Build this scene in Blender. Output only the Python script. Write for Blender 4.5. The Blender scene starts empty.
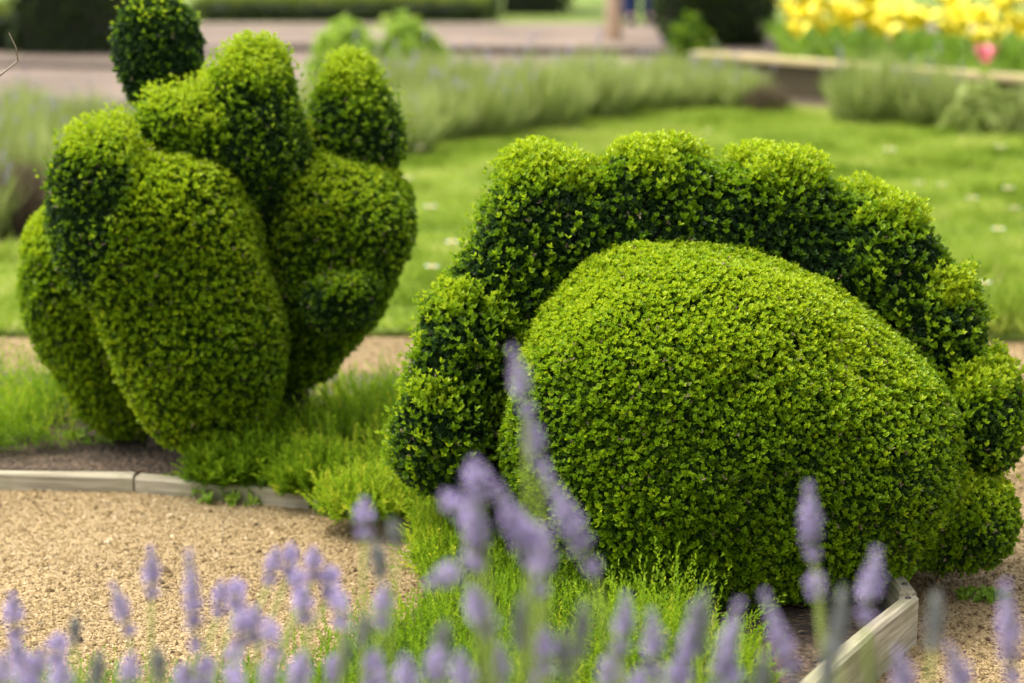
import bpy, math, random
import numpy as np
from mathutils import Vector
from mathutils.geometry import tessellate_polygon

# ------------------------------------------------------------------ camera
SC = bpy.context.scene
COL = SC.collection
F = 85.0 / 36.0 * 1024.0
TH = math.atan(491.0 / F)
CAM = np.array([0.0, 0.0, 1.35])
cd = bpy.data.cameras.new('camera')
cam = bpy.data.objects.new('camera', cd)
COL.objects.link(cam)
cam.location = CAM
cam.rotation_euler = (math.pi / 2 - TH, 0, 0)
cd.lens = 85
cd.sensor_width = 36
cd.clip_start = 0.05
cd.clip_end = 1500
cd.dof.use_dof = True
cd.dof.focus_distance = 4.15
cd.dof.aperture_fstop = 2.8
SC.camera = cam

# ------------------------------------------------------------------ sky, sun, exposure
SUN_EL, SUN_AZ = math.radians(63), math.radians(285)     # azimuth clockwise from +Y (high, from the left, a little beyond)
w = bpy.data.worlds.new('World')
SC.world = w
w.use_nodes = True
wn = w.node_tree.nodes
wl = w.node_tree.links
sky = wn.new('ShaderNodeTexSky')
sky.sky_type = 'NISHITA'
sky.sun_disc = False
sky.sun_elevation = SUN_EL
sky.sun_rotation = SUN_AZ
sky.dust_density = 4.0
sky.air_density = 1.0
hsv = wn.new('ShaderNodeHueSaturation')
hsv.inputs['Saturation'].default_value = 0.25
wl.new(sky.outputs[0], hsv.inputs['Color'])
wl.new(hsv.outputs[0], wn['Background'].inputs['Color'])
wn['Background'].inputs['Strength'].default_value = 0.15
sd = bpy.data.lights.new('sun', 'SUN')
sd.energy = 1.4
sd.angle = math.radians(35)
sd.color = (1.0, 0.92, 0.78)
sun = bpy.data.objects.new('sun', sd)
COL.objects.link(sun)
sun.rotation_euler = (math.pi / 2 - SUN_EL, 0, math.pi - SUN_AZ)
SC.view_settings.view_transform = 'Standard'
SC.view_settings.look = 'None'
SC.view_settings.gamma = 1
SC.view_settings.exposure = 1.45

RNG = np.random.default_rng(7)
random.seed(7)


# ------------------------------------------------------------------ helpers
def at(px, py, Y):
    """the point at depth Y on the sight line of a photo position"""
    u, v = (px - 512) / F, (341.5 - py) / F
    s, c = math.sin(TH), math.cos(TH)
    d = np.array([u, c + v * s, -s + v * c])
    return CAM + d * (Y / d[1])


def on_ground(px, py, z=0.0):
    u, v = (px - 512) / F, (341.5 - py) / F
    s, c = math.sin(TH), math.cos(TH)
    d = np.array([u, c + v * s, -s + v * c])
    return CAM + d * ((z - CAM[2]) / d[2])


def tag(o, label=None, cat=None, group=None, kind=None):
    if label: o['label'] = label
    if cat: o['category'] = cat
    if group: o['group'] = group
    if kind: o['kind'] = kind
    return o


def empty(name, loc, rz=0.0):
    o = bpy.data.objects.new(name, None)
    COL.objects.link(o)
    o.location = loc
    o.rotation_euler = (0, 0, rz)
    o.empty_display_size = 0.1
    return o


class MB:
    """collects triangle soups; each soup has a material slot and a per-vertex tint"""
    def __init__(self):
        self.v, self.f, self.t, self.m, self.n = [], [], [], [], 0
        self.smooth = []

    def add(self, verts, tris, tint=0.5, slot=0, smooth=False):
        verts = np.asarray(verts, dtype=np.float32).reshape(-1, 3)
        tris = np.asarray(tris, dtype=np.int64).reshape(-1, 3)
        if len(verts) == 0:
            return
        self.v.append(verts)
        self.f.append(tris + self.n)
        t = np.asarray(tint, dtype=np.float32)
        self.t.append(np.broadcast_to(t, (len(verts),)).astype(np.float32) if t.ndim == 0 else t.reshape(-1))
        self.m.append(np.full(len(tris), slot, dtype=np.int32))
        self.smooth.append(np.full(len(tris), smooth, dtype=bool))
        self.n += len(verts)

    def mesh(self, name, mats, off=(0, 0, 0)):
        me = bpy.data.meshes.new(name)
        V = np.concatenate(self.v) - np.asarray(off, dtype=np.float32)
        T = np.concatenate(self.f).astype(np.int32)
        me.vertices.add(len(V))
        me.vertices.foreach_set('co', V.astype(np.float32).ravel())
        me.loops.add(len(T) * 3)
        me.loops.foreach_set('vertex_index', T.ravel())
        me.polygons.add(len(T))
        me.polygons.foreach_set('loop_start', np.arange(0, len(T) * 3, 3, dtype=np.int32))
        me.polygons.foreach_set('material_index', np.concatenate(self.m))
        me.polygons.foreach_set('use_smooth', np.concatenate(self.smooth))
        a = me.attributes.new('tint', 'FLOAT', 'POINT')
        a.data.foreach_set('value', np.concatenate(self.t))
        for m in (mats if isinstance(mats, (list, tuple)) else [mats]):
            me.materials.append(m)
        me.update(calc_edges=True)
        return me

    def build(self, name, mats, parent=None, off=(0, 0, 0)):
        o = bpy.data.objects.new(name, self.mesh(name, mats, off))
        COL.objects.link(o)
        if parent: o.parent = parent
        return o


def unit(a):
    return a / np.maximum(np.linalg.norm(a, axis=-1, keepdims=True), 1e-9)


def rand_dirs(n):
    return unit(RNG.normal(size=(n, 3)))


def leaves(mb, P, D, N, L, W, tint, slot=0, fold=0.18, wide=0.55, curl=0.0):
    """pointed leaf blades: base P, direction D, facing N, length L, width W"""
    n = len(P)
    if n == 0: return
    L = np.broadcast_to(L, (n,))[:, None]
    W = np.broadcast_to(W, (n,))[:, None]
    S = unit(np.cross(D, N))
    N2 = unit(np.cross(S, D))
    mid = P + D * L * wide
    V = np.empty((n, 4, 3))
    V[:, 0] = P
    V[:, 1] = mid + S * W * 0.5 + N2 * W * fold
    V[:, 2] = P + D * L - N2 * L * curl
    V[:, 3] = mid - S * W * 0.5 + N2 * W * fold
    base = (np.arange(n) * 4)[:, None, None]
    T = base + np.array([[0, 1, 2], [0, 2, 3]])[None]
    mb.add(V, T, np.repeat(np.broadcast_to(tint, (n,)), 4), slot)


def tube(mb, pts, rad, tint=0.5, slot=0, seg=6):
    pts = np.asarray(pts, float)
    rad = np.broadcast_to(rad, (len(pts),))
    k = len(pts)
    tang = unit(np.gradient(pts, axis=0))
    ref = np.array([0.31, 0.87, 0.12])
    a = unit(np.cross(tang, ref))
    b = np.cross(tang, a)
    ang = np.linspace(0, 2 * np.pi, seg, endpoint=False)
    V = pts[:, None] + rad[:, None, None] * (a[:, None] * np.cos(ang)[None, :, None] + b[:, None] * np.sin(ang)[None, :, None])
    V = np.concatenate([V.reshape(-1, 3), pts[:1], pts[-1:]])
    T = []
    for i in range(k - 1):
        for j in range(seg):
            p, q = i * seg + j, i * seg + (j + 1) % seg
            r, s = p + seg, q + seg
            T += [[p, q, s], [p, s, r]]
    for j in range(seg):
        T.append([k * seg, (j + 1) % seg, j])
        T.append([k * seg + 1, (k - 1) * seg + j, (k - 1) * seg + (j + 1) % seg])
    mb.add(V, T, tint, slot, True)


def sphere_mesh(nu=20, nv=12):
    V, T = [], []
    for i in range(nv + 1):
        ph = math.pi * i / nv
        for j in range(nu):
            a = 2 * math.pi * j / nu
            V.append((math.sin(ph) * math.cos(a), math.sin(ph) * math.sin(a), math.cos(ph)))
    for i in range(nv):
        for j in range(nu):
            p, q = i * nu + j, i * nu + (j + 1) % nu
            T += [[p, p + nu, q + nu], [p, q + nu, q]]
    return np.array(V), np.array(T)


def wob(P, s, seed=0.0):
    """cheap smooth noise in -1..1"""
    x, y, z = (P[:, 0] * s + seed * 1.7), (P[:, 1] * s - seed * 2.3), (P[:, 2] * s + seed)
    return (np.sin(x * 1.3 + 1.7 * np.sin(y * 0.9 + z)) + np.sin(y * 1.7 + 1.3 * np.sin(z * 1.1 + x * .7)) + np.sin(z * 1.5 + 1.9 * np.sin(x * 0.8 - y * .6))) / 3


def inside_poly(x, y, poly):
    c = np.zeros(len(x), bool)
    n = len(poly)
    for i in range(n):
        x1, y1 = poly[i]
        x2, y2 = poly[(i + 1) % n]
        m = ((y1 > y) != (y2 > y)) & (x < (x2 - x1) * (y - y1) / ((y2 - y1) if y2 != y1 else 1e-9) + x1)
        c ^= m
    return c


# ------------------------------------------------------------------ materials
def mat_new(name):
    m = bpy.data.materials.new(name)
    m.use_nodes = True
    nt = m.node_tree
    return m, nt, nt.nodes, nt.links, nt.nodes['Principled BSDF']


def leaf_mat(name, ramp, rough=0.45, trans=0.3, spec=0.4, tscale=1.6):
    m, nt, N, K, b = mat_new(name)
    at_ = N.new('ShaderNodeAttribute')
    at_.attribute_name = 'tint'
    r = N.new('ShaderNodeValToRGB')
    el = r.color_ramp.elements
    while len(el) < len(ramp): el.new(0.5)
    for e, (p, c) in zip(el, ramp):
        e.position = p
        e.color = (*c, 1)
    K.new(at_.outputs['Fac'], r.inputs[0])
    K.new(r.outputs[0], b.inputs['Base Color'])
    b.inputs['Roughness'].default_value = rough
    b.inputs['Specular IOR Level'].default_value = spec
    if trans > 0:
        t = N.new('ShaderNodeBsdfTranslucent')
        g = N.new('ShaderNodeVectorMath')
        g.operation = 'SCALE'
        g.inputs['Scale'].default_value = tscale
        K.new(r.outputs[0], g.inputs[0])
        K.new(g.outputs[0], t.inputs['Color'])
        mx = N.new('ShaderNodeMixShader')
        mx.inputs[0].default_value = trans
        K.new(b.outputs[0], mx.inputs[1])
        K.new(t.outputs[0], mx.inputs[2])
        K.new(mx.outputs[0], N['Material Output'].inputs['Surface'])
    return m


def ground_mat(name, cols, scale, rough=0.95, bump=0.3, scale2=2.0, bumpd=0.01, big=0.35):
    """speckled soil / gravel: cells of several colours, large soft patches, bump"""
    m, nt, N, K, b = mat_new(name)
    tc = N.new('ShaderNodeTexCoord')
    v = N.new('ShaderNodeTexVoronoi')
    v.inputs['Scale'].default_value = scale
    K.new(tc.outputs['Object'], v.inputs['Vector'])
    sep = N.new('ShaderNodeSeparateColor')
    K.new(v.outputs['Color'], sep.inputs[0])
    r = N.new('ShaderNodeValToRGB')
    el = r.color_ramp.elements
    while len(el) < len(cols): el.new(0.5)
    for i, (e, c) in enumerate(zip(el, cols)):
        e.position = i / (len(cols) - 1)
        e.color = (*c, 1)
    K.new(sep.outputs[0], r.inputs[0])
    n = N.new('ShaderNodeTexNoise')
    n.inputs['Scale'].default_value = scale2
    n.inputs['Detail'].default_value = 5
    K.new(tc.outputs['Object'], n.inputs['Vector'])
    hs = N.new('ShaderNodeHueSaturation')
    mr = N.new('ShaderNodeMapRange')
    mr.inputs['From Min'].default_value = 0.3
    mr.inputs['From Max'].default_value = 0.7
    mr.inputs['To Min'].default_value = 1 - big
    mr.inputs['To Max'].default_value = 1 + big
    K.new(n.outputs['Fac'], mr.inputs['Value'])
    K.new(mr.outputs[0], hs.inputs['Value'])
    K.new(r.outputs[0], hs.inputs['Color'])
    K.new(hs.outputs[0], b.inputs['Base Color'])
    b.inputs['Roughness'].default_value = rough
    bp = N.new('ShaderNodeBump')
    bp.inputs['Strength'].default_value = bump
    bp.inputs['Distance'].default_value = bumpd
    K.new(v.outputs['Distance'], bp.inputs['Height'])
    bp.invert = True
    K.new(bp.outputs[0], b.inputs['Normal'])
    return m


def plain_mat(name, c, rough=0.6, c2=None, scale=30.0, sub=0.0):
    m, nt, N, K, b = mat_new(name)
    b.inputs['Roughness'].default_value = rough
    n = N.new('ShaderNodeTexNoise')
    n.inputs['Scale'].default_value = scale
    n.inputs['Detail'].default_value = 4
    tc = N.new('ShaderNodeTexCoord')
    K.new(tc.outputs['Object'], n.inputs['Vector'])
    r = N.new('ShaderNodeValToRGB')
    r.color_ramp.elements[0].position = 0.35
    r.color_ramp.elements[1].position = 0.65
    r.color_ramp.elements[0].color = (*c, 1)
    c2 = c2 or tuple(x * 0.8 for x in c)
    r.color_ramp.elements[1].color = (*c2, 1)
    K.new(n.outputs['Fac'], r.inputs[0])
    K.new(r.outputs[0], b.inputs['Base Color'])
    if sub:
        b.inputs['Subsurface Weight'].default_value = sub
        b.inputs['Subsurface Radius'].default_value = (0.01, 0.008, 0.005)
    return m


def wood_mat(name, c1, c2, moss):
    m, nt, N, K, b = mat_new(name)
    tc = N.new('ShaderNodeTexCoord')
    mp = N.new('ShaderNodeMapping')
    mp.inputs['Scale'].default_value = (3, 60, 60)
    K.new(tc.outputs['Object'], mp.inputs['Vector'])
    n = N.new('ShaderNodeTexNoise')
    n.inputs['Scale'].default_value = 2.0
    n.inputs['Detail'].default_value = 8
    n.inputs['Distortion'].default_value = 0.6
    K.new(mp.outputs[0], n.inputs['Vector'])
    r = N.new('ShaderNodeValToRGB')
    r.color_ramp.elements[0].position = 0.3
    r.color_ramp.elements[1].position = 0.68
    r.color_ramp.elements[0].color = (*c1, 1)
    r.color_ramp.elements[1].color = (*c2, 1)
    K.new(n.outputs['Fac'], r.inputs[0])
    n2 = N.new('ShaderNodeTexNoise')
    n2.inputs['Scale'].default_value = 7.0
    n2.inputs['Detail'].default_value = 6
    K.new(tc.outputs['Object'], n2.inputs['Vector'])
    r2 = N.new('ShaderNodeValToRGB')
    r2.color_ramp.elements[0].position = 0.48
    r2.color_ramp.elements[1].position = 0.68
    K.new(n2.outputs['Fac'], r2.inputs[0])
    mx = N.new('ShaderNodeMix')
    mx.data_type = 'RGBA'
    K.new(r2.outputs[0], mx.inputs['Factor'])
    K.new(r.outputs[0], mx.inputs['A'])
    mx.inputs['B'].default_value = (*moss, 1)
    K.new(mx.outputs['Result'], b.inputs['Base Color'])
    b.inputs['Roughness'].default_value = 0.85
    bp = N.new('ShaderNodeBump')
    bp.inputs['Strength'].default_value = 0.5
    bp.inputs['Distance'].default_value = 0.003
    K.new(n.outputs['Fac'], bp.inputs['Height'])
    K.new(bp.outputs[0], b.inputs['Normal'])
    return m


M = {}
BOX = [(0.0, (0.018, 0.044, 0.016)), (0.3, (0.034, 0.078, 0.012)), (0.52, (0.105, 0.200, 0.005)), (0.78, (0.20, 0.325, 0.006)), (1.0, (0.37, 0.46, 0.012))]
M['box'] = leaf_mat('box_leaf', BOX, rough=0.42, trans=0.32, spec=0.32)
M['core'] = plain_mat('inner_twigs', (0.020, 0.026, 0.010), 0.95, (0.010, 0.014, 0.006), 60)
M['bark'] = plain_mat('bark', (0.10, 0.075, 0.05), 0.9, (0.05, 0.04, 0.03), 40)
M['heather'] = leaf_mat('heather_leaf', [(0.0, (0.035, 0.075, 0.006)), (0.45, (0.12, 0.225, 0.006)), (0.8, (0.24, 0.35, 0.012)), (1.0, (0.42, 0.43, 0.03))], rough=0.6, trans=0.45, spec=0.12)
M['grass'] = leaf_mat('grass_blade', [(0.0, (0.08, 0.15, 0.008)), (0.5, (0.23, 0.32, 0.03)), (0.85, (0.38, 0.45, 0.08)), (1.0, (0.50, 0.48, 0.18))], rough=0.6, trans=0.35, spec=0.15)
M['hedge'] = leaf_mat('hedge_leaf', [(0.0, (0.010, 0.022, 0.006)), (0.5, (0.030, 0.055, 0.008)), (1.0, (0.17, 0.22, 0.015))], rough=0.5, trans=0.2, spec=0.25)
M['lavleaf'] = leaf_mat('lavender_leaf', [(0.0, (0.12, 0.17, 0.03)), (0.5, (0.27, 0.33, 0.075)), (1.0, (0.43, 0.47, 0.20))], rough=0.6, trans=0.3, spec=0.2)
M['lavflower'] = leaf_mat('lavender_flower', [(0.0, (0.26, 0.23, 0.28)), (0.4, (0.42, 0.33, 0.57)), (0.75, (0.60, 0.49, 0.80)), (1.0, (0.80, 0.72, 0.94))], rough=0.6, trans=0.3, spec=0.2, tscale=1.2)
M['lavbud'] = leaf_mat('lavender_bud', [(0.0, (0.15, 0.17, 0.13)), (0.5, (0.30, 0.32, 0.27)), (1.0, (0.40, 0.36, 0.48))], rough=0.6, trans=0.2, spec=0.2, tscale=1.2)
M['brightleaf'] = leaf_mat('bright_leaf', [(0.0, (0.08, 0.17, 0.015)), (0.5, (0.21, 0.34, 0.03)), (1.0, (0.36, 0.47, 0.07))], rough=0.45, trans=0.35, spec=0.3)
M['deadleaf'] = leaf_mat('dry_brown_leaf', [(0.0, (0.05, 0.035, 0.02)), (0.5, (0.13, 0.095, 0.06)), (1.0, (0.24, 0.19, 0.12))], rough=0.8, trans=0.1, spec=0.1)
M['pebble'] = leaf_mat('pebble', [(0.0, (0.09, 0.055, 0.03)), (0.28, (0.24, 0.165, 0.075)), (0.7, (0.345, 0.25, 0.115)), (1.0, (0.62, 0.50, 0.32))], rough=0.85, trans=0, spec=0.2)
M['gravel'] = ground_mat('gravel_ground', [(0.16, 0.10, 0.045), (0.29, 0.205, 0.092), (0.35, 0.25, 0.115), (0.42, 0.315, 0.16)], 240, bump=0.6, scale2=1.3, bumpd=0.006, big=0.22)
M['fargravel'] = ground_mat('far_path_ground', [(0.12, 0.085, 0.06), (0.165, 0.12, 0.088), (0.21, 0.155, 0.115), (0.25, 0.19, 0.145)], 120, bump=0.5, scale2=0.9, bumpd=0.01, big=0.3)
M['soil'] = ground_mat('bed_soil', [(0.03, 0.02, 0.012), (0.075, 0.05, 0.03), (0.13, 0.085, 0.05), (0.05, 0.036, 0.022)], 90, bump=0.8, scale2=6, bumpd=0.015)
M['turf'] = ground_mat('turf_ground', [(0.07, 0.11, 0.01), (0.13, 0.19, 0.018), (0.18, 0.24, 0.025)], 60, bump=0.6, scale2=3, bumpd=0.02, big=0.3)
M['wood'] = wood_mat('weathered_timber', (0.20, 0.17, 0.11), (0.46, 0.41, 0.29), (0.19, 0.20, 0.08))
M['wallwood'] = wood_mat('mossy_sleeper', (0.085, 0.065, 0.025), (0.055, 0.042, 0.02), (0.07, 0.08, 0.015))
M['coping'] = wood_mat('pale_mossy_coping', (0.42, 0.33, 0.16), (0.50, 0.40, 0.20), (0.30, 0.30, 0.08))
M['metal'] = plain_mat('rusty_screw', (0.06, 0.05, 0.04), 0.5)
M['twig'] = plain_mat('pale_twig', (0.34, 0.27, 0.20), 0.8, (0.24, 0.19, 0.14), 40)
M['stonepost'] = plain_mat('pale_post', (0.78, 0.60, 0.44), 0.9, (0.70, 0.53, 0.38), 12)
M['kerb'] = plain_mat('shadowed_stone', (0.085, 0.062, 0.045), 0.9, (0.055, 0.04, 0.03), 10)  # stone edge and its shadow line, put together into one dark colour
M['denim'] = plain_mat('navy_cloth', (0.010, 0.022, 0.09), 0.9, (0.012, 0.028, 0.12))
M['skin'] = plain_mat('skin', (0.50, 0.30, 0.22), 0.5, (0.46, 0.27, 0.20), 20)
M['shirt'] = plain_mat('white_cloth', (0.6, 0.6, 0.58), 0.9)
M['hair'] = plain_mat('hair', (0.05, 0.03, 0.02), 0.6)
M['shoe'] = plain_mat('shoe', (0.03, 0.03, 0.03), 0.5)
M['yellow'] = plain_mat('yellow_petal', (0.80, 0.64, 0.005), 0.5, (0.82, 0.74, 0.03), 25, 0.1)
M['red'] = plain_mat('red_petal', (0.50, 0.05, 0.02), 0.5, (0.60, 0.12, 0.02), 25)
M['pink'] = plain_mat('pink_petal', (0.80, 0.16, 0.24), 0.5, (0.85, 0.28, 0.34), 25)
M['white'] = plain_mat('white_petal', (0.80, 0.80, 0.76), 0.6)
M['disc'] = plain_mat('yellow_disc', (0.7, 0.45, 0.03), 0.7)

# ------------------------------------------------------------------ the setting: ground sheets
def sheet(name, poly, z, m, skirt=0.0):
    mb = MB()
    V = [Vector((x, y, z)) for x, y in poly]
    T = tessellate_polygon([V])
    area = sum((poly[i][0] * poly[(i + 1) % len(poly)][1] - poly[(i + 1) % len(poly)][0] * poly[i][1]) for i in range(len(poly)))
    V = np.array(V)
    T = np.array(T)
    a, b_, c = V[T[:, 0]], V[T[:, 1]], V[T[:, 2]]
    flip = np.cross(b_ - a, c - a)[:, 2] < 0
    T[flip] = T[flip][:, ::-1]
    mb.add(V, T, 0.5)
    if skirt:
        n = len(poly)
        V2 = np.concatenate([V, V - np.array([0, 0, skirt])])
        Q = []
        for i in range(n):
            j = (i + 1) % n
            Q += [[i, i + n, j + n], [i, j + n, j]] if area > 0 else [[i, j + n, i + n], [i, j, j + n]]
        mb.add(V2, Q, 0.5)
    o = mb.build(name, m)
    tag(o, kind='structure')
    return o


sheet('ground', [(-300, -60), (300, -60), (300, 600), (-300, 600)], 0.0, M['turf'])
sheet('gravel_path', [(-7, 0.3), (7, 0.3), (7, 9.0), (9, 19.3), (-9, 19.3), (-7, 9.0)], 0.004, M['gravel'])
BED = [(0.645, 3.96), (0.60, 4.35), (0.60, 6.02), (-3.0, 6.12), (-3.0, 5.20), (-0.80, 5.07), (-0.40, 4.905), (-0.165, 4.74), (-0.15, 4.45), (-0.16, 4.12), (-0.26, 3.84), (-0.52, 3.62),
       (-3.0, 3.52), (-3.0, 0.8), (1.6, 0.8), (1.6, 2.2), (0.18, 3.06), (0.41, 3.50)]
sheet('far_path', [(-9, 13.2), (9, 13.2), (9, 19.28), (-9, 19.28)], 0.009, M['fargravel'])
sheet('garden_bed', BED, 0.035, M['soil'], 0.034)
LAWN = [(-3.6, 6.72), (-1.3, 6.68), (0.2, 6.70), (1.3, 6.62), (4.2, 6.5), (4.6, 11.6), (2.2, 12.3), (0.9, 12.9), (-0.2, 11.6), (-0.9, 10.2), (-1.45, 8.5), (-1.8, 7.9), (-3.6, 7.7)]
sheet('lawn', LAWN, 0.022, M['turf'], 0.020)
BORDER = [(-3.6, 7.72), (-1.8, 7.92), (-1.46, 8.52), (-0.92, 10.22), (-0.22, 11.62), (0.88, 12.93), (2.2, 12.33), (4.6, 11.63), (4.7, 13.0), (1.0, 14.1), (0.2, 14.2), (-1.6, 13.3), (-2.6, 13.0), (-4.5, 13.0)]
sheet('lavender_border_soil', BORDER, 0.014, M['soil'], 0.012)


# ------------------------------------------------------------------ loose gravel (nobody could count it)
def pebbles(name, n, box, size, off_poly):
    x = RNG.uniform(box[0], box[1], n)
    # more of them near the camera
    y = box[2] + (box[3] - box[2]) * RNG.uniform(0, 1, n) ** 1.5
    keep = ~inside_poly(x, y, off_poly) & ~inside_poly(x, y, LAWN)
    x, y = x[keep], y[keep]
    n = len(x)
    o = np.array([[1, 0, 0], [0, 1, 0], [-1, 0, 0], [0, -1, 0], [0, 0, 1], [0, 0, -1]], float)
    o = np.concatenate([o])
    s = size * RNG.lognormal(0, 0.38, n) * np.where(RNG.uniform(size=n) < 0.006, 2.2, 1.0)
    V = o[None] * (1 + RNG.uniform(-0.35, 0.35, (n, 6, 3)))
    V = V + RNG.uniform(-0.28, 0.28, (n, 6, 3))
    V[:, :, 2] *= 0.65
    a = RNG.uniform(0, 6.28, n)
    ca, sa = np.cos(a)[:, None], np.sin(a)[:, None]
    X = V[:, :, 0] * ca - V[:, :, 1] * sa * 0.75
    Y = V[:, :, 0] * sa + V[:, :, 1] * ca * 0.75
    V = np.stack([X, Y, V[:, :, 2]], -1) * s[:, None, None]
    V += np.stack([x, y, 0.004 + s * 0.25], -1)[:, None]
    T = np.array([[0, 1, 4], [1, 2, 4], [2, 3, 4], [3, 0, 4], [1, 0, 5], [2, 1, 5], [3, 2, 5], [0, 3, 5]])
    T = (np.arange(n) * 6)[:, None, None] + T[None]
    patch = wob(np.stack([x, y, 0 * x], -1), 5.0)
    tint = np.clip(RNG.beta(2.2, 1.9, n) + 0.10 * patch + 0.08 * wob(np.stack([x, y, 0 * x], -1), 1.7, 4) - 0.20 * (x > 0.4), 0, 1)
    mb = MB()
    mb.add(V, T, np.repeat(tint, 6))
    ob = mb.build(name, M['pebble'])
    tag(ob, 'loose tan and pinkish gravel stones scattered over the paths', 'gravel', kind='stuff')


pebbles('gravel', 260000, (-1.5, 1.6, 3.4, 6.8), 0.0025, BED)

# ------------------------------------------------------------------ clipped box topiary
SPH_V, SPH_T = sphere_mesh(28, 18)


class Lobe:
    def __init__(s, px, py, Y, rx, rz, ry, tilt=0.0, e=2.2, taper=0.0, name='lobe', **kw):
        """rx, rz in photo pixels at depth Y, ry in metres; tilt turns in the picture plane; taper narrows the foot"""
        s.c = at(px, py, Y)
        k = Y / F
        s.r = np.array([rx * k, ry, rz * k])
        a = math.radians(tilt)
        s.R = np.array([[math.cos(a), 0, math.sin(a)], [0, 1, 0], [-math.sin(a), 0, math.cos(a)]])   # local -> world
        s.e, s.taper, s.name, s.kw = e, taper, name, kw

    def surf(s, D, shrink=0.0):
        """unit directions -> world points and outward normals"""
        k = (np.abs(D) ** s.e).sum(1) ** (-1 / s.e)
        Q = D * k[:, None]
        n = unit(np.sign(Q) * np.abs(Q) ** (s.e - 1) / s.r)
        P = Q * (s.r - shrink)
        f = 1 + s.taper * Q[:, 2]
        P[:, 0] *= f
        P[:, 1] *= f
        P = P @ s.R.T + s.c
        return P, n @ s.R.T

    def f(s, P):
        q = (P - s.c) @ s.R / s.r
        fz = 1 + s.taper * np.clip(q[:, 2], -1, 1)
        q[:, 0] /= fz
        q[:, 1] /= fz
        return (np.abs(q) ** s.e).sum(1) ** (1 / s.e)


def round_leaves(mb, P, D, N, L, W, tint, slot=0, fold=0.15, curl=0.08):
    n = len(P)
    if n == 0: return
    L = np.broadcast_to(L, (n,))[:, None]
    W = np.broadcast_to(W, (n,))[:, None]
    S = unit(np.cross(D, N))
    N2 = unit(np.cross(S, D))
    V = np.empty((n, 6, 3))
    V[:, 0] = P
    V[:, 1] = P + D * L * 0.38 + S * W * 0.46 + N2 * W * fold
    V[:, 2] = P + D * L * 0.78 + S * W * 0.40 + N2 * (W * fold * 0.7 - L * curl * 0.4)
    V[:, 3] = P + D * L - N2 * L * curl
    V[:, 4] = P + D * L * 0.78 - S * W * 0.40 + N2 * (W * fold * 0.7 - L * curl * 0.4)
    V[:, 5] = P + D * L * 0.38 - S * W * 0.46 + N2 * W * fold
    T = (np.arange(n) * 6)[:, None, None] + np.array([[0, 1, 3], [1, 2, 3], [0, 3, 5], [3, 4, 5]])[None]
    mb.add(V, T, np.repeat(np.broadcast_to(tint, (n,)), 6), slot)


def field(lobes, P, k):
    """distance-like value of every lobe and their smooth union"""
    d = np.stack([(o.f(P) - 1) * float(np.min(o.r)) for o in lobes])
    m = d.min(0)
    return d, m - k * np.log(np.exp(-(d - m) / k).sum(0))


def settle(lobes, P, n, k):
    """slide points outwards onto the smooth union so that neighbouring lobes flow together"""
    if len(lobes) == 1: return P, n
    h = 0.004
    for _ in range(4):
        _, S = field(lobes, P, k)
        G = np.stack([field(lobes, P + np.eye(3)[a] * h, k)[1] - S for a in range(3)], -1) / h
        g2 = np.maximum((G ** 2).sum(1), 0.15)
        P = P - (S / g2)[:, None] * G
    return P, unit(G)


def rosettes(mb, P, A, tint, L, k=6, spread=(18, 62), wratio=0.5, slot=0, stem=0.0):
    """a shoot tip at every P along axis A: k small leaves round it"""
    n = len(P)
    ref = rand_dirs(n)
    U = unit(np.cross(A, ref))
    Vv = np.cross(A, U)
    L = np.broadcast_to(L, (n,))
    for i in range(k):
        th = 2 * np.pi * (i * 0.382) + RNG.uniform(-0.5, 0.5, n)
        ph = np.radians(RNG.uniform(spread[0], spread[1], n) * (0.55 + 0.45 * (1 - i / k)) + 6)
        R = U * np.cos(th)[:, None] + Vv * np.sin(th)[:, None]
        D = A * np.cos(ph)[:, None] + R * np.sin(ph)[:, None]
        Nn = unit(A * np.sin(ph)[:, None] - R * np.cos(ph)[:, None] + 0.25 * RNG.normal(size=(n, 3)))
        l = L * RNG.uniform(0.7, 1.15, n)
        base = P + A * (L * (stem * i / k))[:, None]
        t = np.clip(tint + RNG.normal(0, 0.07, n) + 0.10 * (i / k), 0, 1)
        round_leaves(mb, base, D, Nn, l, l * wratio, t, slot)


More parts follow.
